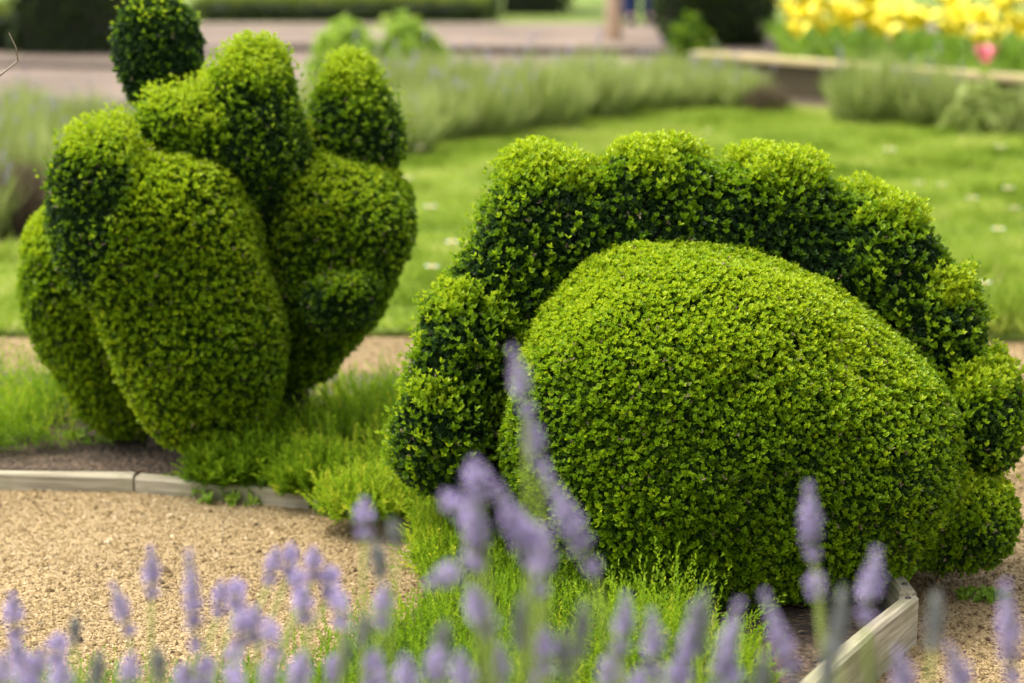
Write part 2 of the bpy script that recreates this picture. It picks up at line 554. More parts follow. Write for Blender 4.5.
def topiary_part(lobes, idx, root, parent, dens, leafL):
    lb = lobes[idx]
    mb = MB()
    # woody dark inside
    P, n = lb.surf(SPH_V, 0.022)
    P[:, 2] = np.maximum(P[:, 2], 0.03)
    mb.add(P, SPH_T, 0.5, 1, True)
    r = lb.r
    area = 4 * math.pi * (((r[0] * r[1]) ** 1.6 + (r[0] * r[2]) ** 1.6 + (r[1] * r[2]) ** 1.6) / 3) ** (1 / 1.6)
    want = int(area * dens)
    D = rand_dirs(want * 3)
    af = np.sqrt((r[1] * r[2] * D[:, 0]) ** 2 + (r[0] * r[2] * D[:, 1]) ** 2 + (r[0] * r[1] * D[:, 2]) ** 2)
    D = D[RNG.uniform(0, af.max(), len(D)) < af]
    P, n = lb.surf(D)
    gid = lb.kw.get('g', 0)
    mates = [o for o in lobes if o.kw.get('g', 0) == gid]
    others = [o for o in lobes if o.kw.get('g', 0) != gid]
    for o in lobes:
        if o is not lb:
            m_ = o.f(P) > 0.80
            P, n = P[m_], n[m_]
    P, n = settle(mates, P, n, BLEND[gid] if len(mates) > 1 else 0.01)
    keep = np.ones(len(P), bool)
    if len(mates) > 1:
        d, _ = field(mates, P, 0.01)
        keep &= d[mates.index(lb)] <= d.min(0) + 0.003
    for o in others:
        keep &= o.f(P) > 0.955
    P = P + n * (0.013 * wob(P, 13, 2) + 0.005 * wob(P, 45, 3))[:, None]
    keep &= (P[:, 2] > 0.05) & ((n[:, 1] < 0.45) | (RNG.uniform(size=len(P)) < 0.45))
    P, n = P[keep], n[keep]
    N = len(P)
    kw = lb.kw
    base, top, bias, fresh = kw.get('base', 0.42), kw.get('top', 0.25), kw.get('up', 0.45), kw.get('fresh', 0.10)
    sh = kw.get('shoots', 0.0)
    up = np.array([0, 0, 1.0])
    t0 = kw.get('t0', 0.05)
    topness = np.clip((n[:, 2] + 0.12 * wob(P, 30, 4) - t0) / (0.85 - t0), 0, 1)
    # old leaves just below the clipped face
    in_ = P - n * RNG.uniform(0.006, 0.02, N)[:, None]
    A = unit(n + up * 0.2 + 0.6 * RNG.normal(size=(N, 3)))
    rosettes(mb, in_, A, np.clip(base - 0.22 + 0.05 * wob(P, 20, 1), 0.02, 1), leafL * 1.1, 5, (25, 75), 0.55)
    # the clipped face itself, lighter on fresh shoots and on upward faces
    q = RNG.uniform(size=N)
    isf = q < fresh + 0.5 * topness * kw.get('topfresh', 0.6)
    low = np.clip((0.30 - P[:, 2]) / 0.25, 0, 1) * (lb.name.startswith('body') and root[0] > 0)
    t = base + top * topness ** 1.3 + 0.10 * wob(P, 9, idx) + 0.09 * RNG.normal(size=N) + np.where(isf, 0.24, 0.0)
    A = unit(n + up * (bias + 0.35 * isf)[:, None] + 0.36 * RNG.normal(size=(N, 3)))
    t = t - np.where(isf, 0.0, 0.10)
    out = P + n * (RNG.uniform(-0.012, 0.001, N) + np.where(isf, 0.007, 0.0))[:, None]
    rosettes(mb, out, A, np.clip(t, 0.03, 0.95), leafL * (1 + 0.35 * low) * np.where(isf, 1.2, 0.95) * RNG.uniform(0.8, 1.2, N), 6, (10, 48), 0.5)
    # a few scorched brown tips and bleached leaves
    q2 = RNG.uniform(size=N) < 0.012 + 0.02 * (wob(P, 8, 17) > 0.62)
    rosettes(mb, out[q2] + n[q2] * 0.005, A[q2], np.clip(0.75 + 0.2 * RNG.normal(size=int(q2.sum())), 0, 1), leafL * 0.9, 3, (20, 60), 0.45, 2)
    # long unclipped shoots
    if sh > 0:
        pr = sh * (0.05 + topness ** 1.2) * np.clip(0.75 + 0.6 * wob(P, 28, idx + 9), 0.1, 1.5)
        s = RNG.uniform(size=N) < pr
        Ps, ns = P[s], n[s]
        ts = np.clip(0.88 + 0.10 * RNG.normal(size=len(Ps)) - 0.22 * (1 - topness[s]), 0.3, 1)
        for stp in range(3):
            A = unit(ns * 0.6 + up * 0.9 + 0.22 * RNG.normal(size=(len(Ps), 3)))
            h = (0.005 + 0.012 * stp) * RNG.uniform(0.5, 1.5, len(Ps))
            rosettes(mb, Ps + A * h[:, None], A, np.clip(ts + 0.05 * stp, 0, 1), leafL * 1.1, 4, (12, 48), 0.45)
    ob = mb.build(lb.name, [M['box'], M['core'], M['deadleaf']], parent, root)
    if 'label' in kw: ob['label'] = kw['label']
    return ob


def trunk(root, parent, stems):
    mb = MB()
    for (a, b_) in stems:
        a, b_ = np.array(a, float), np.array(b_, float)
        pts = [a + (b_ - a) * t + 0.01 * RNG.normal(size=3) * (0 < t < 1) for t in np.linspace(0, 1, 5)]
        tube(mb, pts, np.linspace(0.026, 0.015, 5), seg=8)
    return mb.build('trunk', M['bark'], parent, root)


BLEND = {0: 0.022, 1: 0.012, 2: 0.014, 3: 0.012, 4: 0.012}
# --- the low domed one with the scalloped crest
CREST = dict(g=1, base=0.24, top=0.52, fresh=0.17, topfresh=1.2, shoots=1.15, up=0.8, t0=0.50, name='crest_lobe')
BIG = [
    Lobe(694, 428, 4.34, 192, 184, 0.39, tilt=4, e=2.2, name='body', base=0.43, top=0.24, fresh=0.24, topfresh=0.5, up=0.9),
    Lobe(808, 450, 4.35, 142, 144, 0.35, tilt=22, e=2.25, name='body_flank', base=0.41, top=0.20, fresh=0.20, topfresh=0.5, up=0.9),
    Lobe(958, 520, 4.33, 54, 50, 0.14, e=2.2, name='tail_lobe', base=0.34, top=0.2, fresh=0.2, shoots=0.05, up=0.5),
    Lobe(446, 432, 4.43, 46, 56, 0.14, tilt=5, e=2.6, **CREST),
    Lobe(468, 358, 4.48, 48, 66, 0.14, tilt=25, e=2.8, **CREST),
    Lobe(534, 251, 4.53, 58, 86, 0.135, tilt=24, e=3.3, **CREST),
    Lobe(655, 242, 4.55, 58, 82, 0.135, tilt=2, e=3.3, **CREST),
    Lobe(766, 246, 4.55, 54, 80, 0.135, tilt=6, e=3.3, **CREST),
    Lobe(862, 275, 4.53, 50, 68, 0.135, tilt=20, e=3.1, **CREST),
    Lobe(928, 346, 4.49, 46, 68, 0.135, tilt=6, e=2.9, **CREST),
    Lobe(970, 420, 4.42, 46, 50, 0.135, tilt=0, e=2.6, **CREST),
    Lobe(712, 402, 4.50, 271, 233, 0.135, tilt=9, e=2.5, g=1, base=0.20, top=0.2, fresh=0.12, name='crest_ridge'),
]
big0 = (0.40, 4.42, 0.035)
bigT = empty('box_topiary', big0)
tag(bigT, 'low round clipped box topiary with a scalloped crest arching over its dome', 'topiary', 'clipped box topiaries')
for i in range(len(BIG)):
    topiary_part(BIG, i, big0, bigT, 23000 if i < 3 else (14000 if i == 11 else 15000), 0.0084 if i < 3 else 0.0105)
trunk(big0, bigT, [((0.36, 4.42, 0.03), (0.38, 4.4, 0.3)), ((0.48, 4.40, 0.03), (0.5, 4.4, 0.3)), ((0.25, 4.38, 0.03), (0.2, 4.4, 0.3))])

# --- the tall one made of stacked rounded lobes
EARK = dict(base=0.26, top=0.42, fresh=0.18, topfresh=1.0, t0=0.38, up=0.65)
LEFT = [
    Lobe(188, 298, 5.12, 86, 156, 0.20, tilt=-13, e=2.8, taper=0.08, name='body', base=0.50, top=0.26, fresh=0.34, topfresh=0.6, up=0.6),
    Lobe(104, 318, 5.38, 64, 124, 0.20, tilt=-16, e=2.4, taper=0.14, name='side_lobe', base=0.48, top=0.26, fresh=0.32, up=0.6),
    Lobe(108, 212, 5.08, 48, 78, 0.15, tilt=-8, e=2.6, name='side_lobe', g=0, shoots=0.3, **EARK),
    Lobe(325, 272, 5.30, 65, 116, 0.20, tilt=17, e=2.6, taper=0.36, name='side_lobe', g=1, base=0.44, top=0.24, fresh=0.24, up=0.6),
    Lobe(342, 298, 5.11, 38, 34, 0.10, e=2.1, name='front_bulge', g=4, base=0.26, top=0.3, fresh=0.12, up=0.5),
    Lobe(196, 136, 5.16, 55, 42, 0.13, tilt=14, e=2.2, name='head_lobe', g=2, base=0.34, top=0.4, fresh=0.16, shoots=0.2, up=0.6),
    Lobe(252, 128, 5.20, 48, 73, 0.15, tilt=4, e=2.2, taper=-0.12, name='head_lobe', g=2, shoots=0.45, **EARK),
    Lobe(272, 205, 5.28, 46, 80, 0.15, e=2.3, name='neck', g=2, base=0.16, top=0.25, fresh=0.10, up=0.5),
    Lobe(160, 56, 5.36, 40, 60, 0.12, tilt=7, e=2.2, name='ear', g=3, base=0.10, top=0.12, fresh=0.09, topfresh=0.15, shoots=0.03, up=0.4),
    Lobe(352, 124, 5.40, 45, 57, 0.13, tilt=-4, e=2.2, taper=-0.28, name='ear', g=2, shoots=0.45, **EARK),
    Lobe(245, 330, 5.36, 60, 110, 0.15, e=2.2, name='inner_lobe', g=4, base=0.16, top=0.2, fresh=0.06, up=0.4),
]
left0 = (-0.68, 5.22, 0.035)
leftT = empty('box_topiary', left0)
tag(leftT, 'tall clipped box topiary of stacked rounded lobes with two upright ears', 'topiary', 'clipped box topiaries')
for i in range(len(LEFT)):
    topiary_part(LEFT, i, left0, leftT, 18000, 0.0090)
trunk(left0, leftT, [((-0.68, 5.2, 0.03), (-0.68, 5.2, 0.4)), ((-0.80, 5.3, 0.03), (-0.83, 5.35, 0.4)), ((-0.52, 5.35, 0.03), (-0.42, 5.36, 0.5)), ((-0.5, 5.36, 0.4), (-0.43, 5.40, 0.68))])


# ------------------------------------------------------------------ heather sprigs (ground cover)
def sprigs(mb, x, y, z, H, tint, lean=0.35, needles=34, L=0.009, bend=(0, 0)):
    n = len(x)
    B = np.stack([x, y, z], -1)
    a = RNG.uniform(0, 6.28, n)
    le = np.abs(RNG.normal(0, lean, n))
    A = unit(np.stack([np.cos(a) * le + bend[0], np.sin(a) * le + bend[1], np.ones(n)], -1))
    C = unit(A + np.stack([np.cos(a) * le, np.sin(a) * le, 0 * a], -1) * 0.5)
    for i in range(needles):
        t = 0.12 + 0.88 * (i / (needles - 1))
        P = B + (A * (1 - t) + C * t) * (H * t)[:, None]
        ax = unit(A + (C - A) * 2 * t)
        th = RNG.uniform(0, 6.28, n)
        ref = np.array([0.9, 0.1, 0.05])
        U = unit(np.cross(ax, ref))
        V = np.cross(ax, U)
        R = U * np.cos(th)[:, None] + V * np.sin(th)[:, None]
        k = 0.75 - 0.35 * t
        D = unit(ax * (1 - k) + R * k)
        l = L * RNG.uniform(0.75, 1.3, n) * (1.15 - 0.45 * t)
        leaves(mb, P, D, unit(np.cross(D, np.cross(ax, D)) + 1e-3), l, l * 0.34, np.clip(tint + 0.30 * (t - 0.6) + RNG.normal(0, 0.06, n), 0, 1), 0, 0.1)


def cover(name, poly, dens, H, tint, label, **kw):
    p = np.array(poly)
    x0, y0 = p.min(0)
    x1, y1 = p.max(0)
    n = int((x1 - x0) * (y1 - y0) * dens)
    x, y = RNG.uniform(x0, x1, n), RNG.uniform(y0, y1, n)
    k = inside_poly(x, y, poly)
    P = np.stack([x, y, 0 * x], -1)
    k &= wob(P, 14, 2) > kw.pop('gap', -0.75)
    for q in (BIG[0], BIG[1]):
        k &= ~(((x - q.c[0]) / 0.30) ** 2 + ((y - q.c[1]) / 0.24) ** 2 < 1)
    for q in (LEFT[0], LEFT[1]):
        k &= ~(((x - q.c[0]) / 0.14) ** 2 + ((y - q.c[1] - 0.05) / 0.14) ** 2 < 1)
    x, y, P = x[k], y[k], P[k]
    h = H * RNG.uniform(0.55, 1.25, len(x)) * (1 + 0.35 * wob(P, 11, 5))
    t = np.clip(tint + 0.16 * wob(P, 7, 8) + 0.12 * RNG.normal(size=len(x)), 0, 1)
    mb = MB()
    sprigs(mb, x, y, np.full(len(x), 0.034), h, t, **kw)
    o = mb.build(name, M['heather'])
    tag(o, label, 'ground cover', kind='stuff')
    return o


cover('heather', [(-0.16, 4.62), (-0.12, 4.42), (-0.14, 4.1), (-0.25, 3.84), (-0.51, 3.61), (-1.4, 3.53), (-1.4, 3.2), (0.20, 3.2), (0.35, 3.50), (0.40, 3.80), (0.30, 4.0), (0.1, 4.15), (0.0, 4.6)], 6500, 0.085, 0.57,
      'bright green feathery heather filling the front bed below the domed topiary')
cover('rosemary', [(-0.66, 5.04), (-0.4, 4.93), (-0.14, 4.76), (0.0, 5.0), (0.5, 5.0), (0.5, 5.7), (-0.75, 5.7)], 3000, 0.125, 0.62,
      'feathery green herb shoots growing between the two clipped topiaries', lean=0.3, needles=40, L=0.013, bend=(-0.25, -0.3), gap=-2)
cover('rosemary', [(-2.0, 5.22), (-1.2, 5.16), (-1.02, 5.2), (-0.92, 5.38), (-0.90, 5.75), (-2.0, 5.75)], 3800, 0.13, 0.60,
      'loose green herb shoots left of the tall topiary behind the edging', lean=0.5, needles=30, L=0.013, gap=-0.5)


def heather_clump(name, c, rx, ry, n, H, tint, label):
    root = empty(name, (c[0], c[1], 0.034))
    tag(root, label, 'plant')
    a, r = RNG.uniform(0, 6.28, n), np.sqrt(RNG.uniform(0, 1, n))
    x, y = c[0] + np.cos(a) * r * rx, c[1] + np.sin(a) * r * ry
    mb = MB()
    sprigs(mb, x, y, np.full(n, 0.034), H * (1.15 - 0.5 * r) * RNG.uniform(0.7, 1.15, n), np.clip(tint + 0.1 * RNG.normal(size=n), 0, 1), lean=0.45, needles=34, L=0.012)
    mb.build('foliage', M['heather'], root, (c[0], c[1], 0.034))
    return root


heather_clump('heather_plant', (-0.28, 4.72), 0.11, 0.10, 420, 0.115, 0.72, 'yellow green bushy heather plant spilling over the edging left of the domed topiary')
heather_clump('heather_plant', (-0.125, 4.40), 0.06, 0.20, 420, 0.12, 0.68, 'low heather plant at the gravel edge beneath the left end of the crest')
heather_clump('heather_plant', (0.24, 3.72), 0.11, 0.09, 150, 0.22, 0.58, 'tall yellow green heather plant with upright tips under the dome front')
heather_clump('heather_plant', (0.335, 3.62), 0.07, 0.07, 130, 0.13, 0.66, 'small green heather plant beside the diagonal timber board')


g = on_ground(246, 474, 0.05)
heather_clump('herb_plant', (g[0], g[1] - 0.01), 0.13, 0.06, 750, 0.115, 0.50, 'feathery green herb leaning over the edging right of the seam')
g = on_ground(318, 484, 0.05)
heather_clump('herb_plant', (g[0], g[1] - 0.01), 0.09, 0.06, 600, 0.11, 0.58, 'bushy green herb covering the edging beside the yellow green heather plant')


def leafy_weed(name, c, r, n, L, label, m='brightleaf', h=0.02, cat='weed'):
    root = empty(name, (c[0], c[1], 0.004))
    tag(root, label, cat)
    a, q = RNG.uniform(0, 6.28, n), np.sqrt(RNG.uniform(0, 1, n))
    P = np.stack([c[0] + np.cos(a) * q * r, c[1] + np.sin(a) * q * r * 0.7, 0.004 + h * RNG.uniform(0, 1, n) * (1.2 - q)], -1)
    A = unit(np.stack([np.cos(a) * q, np.sin(a) * q, np.full(n, 0.9)], -1) + 0.3 * RNG.normal(size=(n, 3)))
    mb = MB()
    rosettes(mb, P, A, np.clip(0.5 + 0.15 * RNG.normal(size=n), 0, 1), L, 5, (30, 80), 0.55)
    mb.build('leaf_cluster', M[m], root, (c[0], c[1], 0.004))


g = on_ground(982, 600)
leafy_weed('weed', g, 0.045, 50, 0.014, 'small pale green weed sprouting in the gravel right of the dome')
g = on_ground(236, 500)
leafy_weed('weed', g, 0.085, 90, 0.024, 'broad leaved weed creeping over the edging at the gravel border', h=0.055)
g = on_ground(155, 491)
leafy_weed('weed', g, 0.03, 14, 0.014, 'tiny weed sprouting at the foot of the left edging board')
g = on_ground(88, 440, 0.035)
leafy_weed('weed', g, 0.11, 60, 0.024, 'sparse low weed on bare soil left of the tall topiary', h=0.05)
g = on_ground(195, 462, 0.035)
leafy_weed('weed', g, 0.03, 14, 0.02, 'small upright weed on soil below the tall topiary', h=0.05)


# ------------------------------------------------------------------ timber edging boards
def board(name, a, b_, z0, z1, th, label, ma='wood', group=None, screws=(), cat='edging board'):
    a, b_ = np.array(a, float), np.array(b_, float)
    L = np.linalg.norm(b_ - a)
    ang = math.atan2(b_[1] - a[1], b_[0] - a[0])
    root = empty(name, (a[0], a[1], z0), ang)
    tag(root, label, cat, group)
    n = 14
    xs = np.linspace(0, L, n)
    bev = 0.005
    prof = [(-th / 2, 0), (-th / 2, (z1 - z0) - bev), (-th / 2 + bev, z1 - z0), (th / 2 - bev, z1 - z0), (th / 2, (z1 - z0) - bev), (th / 2, 0)]
    V = []
    for i, x in enumerate(xs):
        for (yy, zz) in prof:
            V.append((x, yy + 0.0015 * math.sin(x * 9 + zz * 20), zz + 0.002 * math.sin(x * 7 + yy * 50) * (zz > 0)))
    V = np.array(V)
    V[:6, 0] += 0.002
    T = []
    for i in range(n - 1):
        for j in range(6):
            p, q = i * 6 + j, i * 6 + (j + 1) % 6
            T += [[p, q, q + 6], [p, q + 6, p + 6]]
    for base, s in ((0, 1), ((n - 1) * 6, -1)):
        for j in range(1, 5):
            T.append([base, base + j + (s < 0), base + j + (s > 0)])
    mb = MB()
    mb.add(V, T, 0.5)
    mb.build('plank', M[ma], root)
    for (sx, sy) in screws:
        mb = MB()
        tube(mb, [(sx, sy, z1 - z0 - 0.002), (sx, sy, z1 - z0 + 0.003)], 0.0055, seg=8)
        mb.build('screw', M['metal'], root)
    return root


board('edging_board', tuple(on_ground(910, 595, 0.09)[:2]), tuple(on_ground(668, 800, 0.09)[:2]), -0.02, 0.09, 0.030, 'weathered diagonal board edging the bed in front of the gravel at right', screws=((0.022, 0.004),))
board('edging_board', tuple(on_ground(909, 590, 0.09)[:2]), tuple(on_ground(872, 545, 0.09)[:2]), -0.02, 0.09, 0.030, 'short weathered board running back beneath the domed topiary', screws=((0.03, 0.0),))
board('edging_board', tuple(on_ground(871.5, 544, 0.09)[:2]), (0.60, 6.0), -0.02, 0.085, 0.03, 'weathered board edging the bed behind the domed topiary')
pL = [on_ground(-260, 462, 0.05), on_ground(134, 470, 0.05), on_ground(137, 470, 0.05), on_ground(312, 486, 0.05), on_ground(316, 487, 0.05), on_ground(424, 503, 0.05)]
board('edging_board', pL[0][:2], pL[1][:2], -0.02, 0.042, 0.034, 'pale board edging the gravel left of the seam under the tall topiary')
board('edging_board', pL[2][:2], pL[3][:2], -0.02, 0.039, 0.034, 'pale board right of the seam, half buried by weeds and herbs')
board('edging_board', pL[4][:2], pL[5][:2], -0.02, 0.033, 0.034, 'short board end poking out beside the yellow green heather plant')
# bark chips on the bare soil
mb = MB()
n = 3200
x, y = RNG.uniform(-1.6, 1.3, n), RNG.uniform(3.2, 5.9, n)
k = inside_poly(x, y, BED) | (RNG.uniform(size=n) < 0.16)
x, y = x[k], y[k]
n = len(x)
P = np.stack([x, y, np.where(inside_poly(x, y, BED), 0.038, 0.010)], -1)
D = unit(np.stack([RNG.normal(size=n), RNG.normal(size=n), 0.15 * RNG.normal(size=n)], -1))
leaves(mb, P, D, unit(np.array([0, 0, 1.0]) + 0.3 * RNG.normal(size=(n, 3))), RNG.uniform(0.006, 0.02, n), 0.008, RNG.uniform(0, 1, n))
tag(mb.build('leaf_litter', M['deadleaf']), 'dry brown leaf litter and bark bits on the bed soil and gravel', 'leaf litter', kind='stuff')

# ------------------------------------------------------------------ lawn grass and daisies
n = 280000
x = RNG.uniform(-3.4, 4.2, n)
y = 6.5 + (13.0 - 6.5) * RNG.uniform(0, 1, n) ** 1.25
k = inside_poly(x, y, LAWN)
x, y = x[k], y[k]
n = len(x)
P = np.stack([x, y, np.full(n, 0.02)], -1)
cl = wob(P * np.array([1.0, 1.6, 1]), 3.2, 3) + 0.6 * wob(P, 9.0, 6)
# the tufts next to the path stand taller at right
edge = np.clip(1 - (y - 6.55) / 1.3, 0, 1) * np.clip((x - 0.6) / 0.8, 0, 1)
tuft = np.clip(wob(P * np.array([1, 1.4, 1]), 6.5, 13) - 0.35, 0, 1) * 1.6
h = 0.036 * (1 + 0.42 * cl + 1.4 * tuft) * RNG.uniform(0.6, 1.35, n) * (1 + 0.9 * edge)
a = RNG.uniform(0, 6.28, n)
D = unit(np.stack([np.cos(a) * 0.55, np.sin(a) * 0.55, RNG.uniform(0.6, 1.4, n)], -1))
mb = MB()
leaves(mb, P, D, unit(np.stack([-np.cos(a), -np.sin(a), np.full(n, 0.6)], -1)), h, 0.007, np.clip(0.55 + 0.22 * cl - 0.22 * tuft + 0.22 * (wob(P, 2.1, 21) > 0.45) + 0.18 * RNG.normal(size=n), 0, 1), 0, 0.1, 0.35, 0.15)
tag(mb.build('grass', M['grass']), 'mown bright green grass covering the lawn', 'grass', kind='stuff')


def copy_tree(o, parent=None):
    c = o.copy()
    COL.objects.link(c)
    if parent: c.parent = parent
    for ch in o.children:
        copy_tree(ch, c)
    return c


def make_daisy():
    root = empty('daisy', (0, 0, 0))
    mb = MB()
    tube(mb, [(0, 0, 0), (0.002, 0, 0.04), (0, 0, 0.075)], 0.0015, 0.5)
    mb.build('stem', M['lavleaf'], root)
    mb = MB()
    for k in range(14):
        a = 2 * math.pi * k / 14
        D = np.array([[math.cos(a), math.sin(a), 0.15]])
        leaves(mb, np.array([[0, 0, 0.075]]), unit(D), np.array([[0, 0, 1.0]]), 0.019, 0.008, 0.5, wide=0.7)
    mb.build('blossom', M['white'], root)
    mb = MB()
    mb.add(SPH_V * np.array([0.006, 0.006, 0.004]) + np.array([0, 0, 0.077]), SPH_T, 0.5, 0, True)
    mb.build('flower_centre', M['disc'], root)
    return root


daisy = make_daisy()
DSY = [(408, 184), (470, 122), (432, 276), (708, 133), (942, 187), (918, 186), (972, 205), (1015, 212), (1000, 154), (998, 238), (890, 160), (430, 218), (985, 288), (560, 118), (760, 150), (452, 252), (1008, 196), (420, 150)]
where = ['left edge of the open lawn', 'far lawn near the lavender', 'lawn near the path by the domed topiary']
for i, (px, py) in enumerate(DSY):
    o = daisy if i == 0 else copy_tree(daisy)
    p = on_ground(px, py, 0.08)
    o.location = (p[0], p[1], 0.018)
    s = random.uniform(0.95, 1.4)
    o.scale = (s, s, s)
    o.rotation_euler = (0, 0, random.uniform(0, 6))
    tag(o, 'tiny white daisy flower standing in the green lawn grass', 'flower', 'white daisies scattered in the lawn')


# ------------------------------------------------------------------ lavender
def make_head(seed, n_whorl, L, rad, gap=False, bud=False):
    """a lavender flower head pointing up from the origin: whorls of small calyces and petals"""
    mb = MB()
    z = 0.0
    sl = 1 if bud else 0
    for k in range(n_whorl):
        t = k / max(1, n_whorl - 1)
        zc = L * t ** 0.8 + (0.0 if k else -0.003)
        if gap and k == 1: zc += 0.004
        r = rad * (0.75 + 0.45 * math.sin(math.pi * min(1, t * 1.1 + 0.12))) * (1 - 0.45 * t ** 3)
        m = 22
        a = RNG.uniform(0, 6.28, m)
        P = np.stack([0.25 * r * np.cos(a), 0.25 * r * np.sin(a), zc + RNG.uniform(-0.003, 0.003, m)], -1)
        D = unit(np.stack([np.cos(a), np.sin(a), RNG.uniform(0.5, 1.1, m)], -1))
        leaves(mb, P, D, unit(np.cross(D, rand_dirs(m))), r * RNG.uniform(0.7, 1.1, m), 0.0045, RNG.uniform(0.1, 0.6, m), sl, 0.2)
        m = 18
        a = RNG.uniform(0, 6.28, m)
        P = np.stack([0.7 * r * np.cos(a), 0.7 * r * np.sin(a), zc + RNG.uniform(-0.003, 0.005, m)], -1)
        leaves(mb, P, rand_dirs(m), rand_dirs(m), r * 0.55, 0.005, RNG.uniform(0.55, 1.0, m), sl, 0.2)
    tube(mb, [(0, 0, -0.004), (0, 0, L)], 0.0028, 0.3, 1, 6)
    return mb.mesh('flower_head', [M['lavflower'], M['lavbud']])


HEADS = [make_head(1, 4, 0.036, 0.0098), make_head(2, 5, 0.052, 0.0088), make_head(3, 3, 0.020, 0.0105), make_head(4, 7, 0.070, 0.0082), make_head(5, 6, 0.035, 0.0070, bud=True)]
HLEN = [0.036, 0.052, 0.020, 0.070, 0.035]

# (top x, top y, bottom x, bottom y, depth, bud)
SPK = [(513, 352, 526, 408, 2.05, 0), (527, 414, 540, 464, 2.05, 0), (474, 463, 481, 494, 1.85, 0), (446, 498, 464, 516, 1.8, 0), (470, 492, 480, 560, 1.85, 0), (432, 580, 470, 562, 1.8, 0),
       (498, 488, 530, 560, 1.8, 0), (548, 478, 592, 565, 1.85, 0), (548, 528, 540, 588, 1.8, 0), (520, 515, 545, 560, 1.9, 0), (472, 590, 488, 628, 1.8, 0),
       (437, 652, 437, 674, 1.9, 0), (545, 636, 545, 668, 1.9, 0), (626, 598, 622, 645, 2.0, 0), (808, 487, 813, 553, 2.1, 0), (814, 576, 816, 594, 2.1, 0),
       (877, 556, 866, 614, 2.0, 0), (842, 592, 838, 645, 2.0, 1), (766, 600, 800, 690, 1.8, 0), (738, 606, 716, 690, 1.85, 0), (694, 612, 680, 690, 1.75, 0),
       (704, 596, 700, 645, 1.7, 1), (1005, 588, 1013, 676, 1.95, 0), (950, 648, 968, 700, 1.9, 0), (898, 652, 908, 700, 1.9, 0), (364, 504, 364, 532, 2.25, 0),
       (152, 549, 152, 592, 2.35, 0), (113, 588, 129, 630, 2.3, 0), (188, 558, 196, 644, 2.2, 0), (12, 598, 16, 634, 2.35, 0), (16, 642, 30, 678, 2.2, 0),
       (42, 650, 36, 684, 2.2, 0), (276, 551, 270, 580, 2.4, 0), (290, 548, 290, 572, 2.4, 0), (313, 550, 315, 576, 2.4, 0), (297, 573, 300, 592, 2.35, 0),
       (330, 570, 330, 592, 2.4, 0), (222, 583, 219, 612, 2.35, 0), (235, 584, 236, 604, 2.4, 0), (242, 612, 240, 642, 2.2, 0), (254, 608, 255, 638, 2.2, 0),
       (268, 628, 273, 652, 2.25, 0), (232, 652, 232, 672, 2.3, 0), (301, 592, 306, 618, 2.3, 0), (384, 588, 382, 622, 2.15, 0), (376, 543, 381, 572, 2.2, 1),
       (392, 522, 396, 542, 2.1, 1), (336, 598, 341, 622, 2.15, 0), (366, 615, 363, 640, 2.1, 1), (372, 656, 372, 684, 2.1, 0), (334, 658, 333, 676, 2.2, 0),
       (57, 638, 57, 660, 2.3, 0), (75, 618, 75, 640, 2.35, 1), (130, 660, 128, 690, 2.1, 0), (158, 650, 160, 676, 2.2, 1), (184, 664, 186, 692, 2.2, 0),
       (206, 660, 204, 684, 2.2, 0), (270, 660, 268, 690, 2.1, 0), (302, 655, 298, 690, 2.1, 0), (562, 634, 566, 670, 1.85, 1), (584, 605, 580, 650, 1.8, 1),
       (652, 616, 655, 668, 1.9, 0), (500, 650, 498, 690, 1.85, 0), (612, 655, 608, 700, 1.85, 0), (405, 660, 410, 700, 1.9, 0), (460, 655, 470, 700, 1.8, 0),
       (60, 665, 64, 695, 2.1, 0), (100, 655, 96, 685, 2.2, 1), (0, 660, 2, 695, 2.1, 0), (232, 676, 236, 700, 2.0, 0), (345, 640, 342, 668, 2.2, 1),
       (730, 660, 735, 700, 1.8, 0), (765, 655, 760, 695, 1.9, 1), (830, 640, 826, 690, 1.9, 1), (640, 668, 636, 705, 1.9, 0), (680, 655, 676, 700, 1.85, 0),
       (522, 600, 520, 640, 1.75, 1), (445, 625, 440, 650, 1.8, 1), (936, 596, 934, 640, 1.8, 1), (-30, 610, -28, 650, 2.2, 0), (-60, 580, -56, 620, 2.3, 0), (1060, 600, 1062, 650, 2.1, 0), (1090, 560, 1086, 620, 2.2, 0)]
rs = random.Random(5)
for i in range(16):
    px = rs.uniform(-80, 720)
    py = rs.uniform(672, 720)
    SPK.append((px, py, px + rs.uniform(-10, 10), py + rs.uniform(25, 45), rs.uniform(1.85, 2.35), 0))
PLANTS = [((-0.68, 2.22), 'leftmost lavender plant blooming at the bottom left corner'),
          ((-0.40, 2.24), 'lavender plant with several small heads in front of the gravel at left'),
          ((-0.18, 2.16), 'lavender plant with clustered heads left of the tall flower spike'),
          ((-0.02, 1.98), 'lavender plant with the tallest flower spike, before the domed topiary'),
          ((0.16, 2.0), 'lavender plant in soft bloom before the front of the dome'),
          ((0.33, 2.04), 'lavender plant with thin spikes in front of the diagonal board'),
          ((0.50, 2.04), 'rightmost lavender plant, its spikes in front of the right gravel')]
plants = []
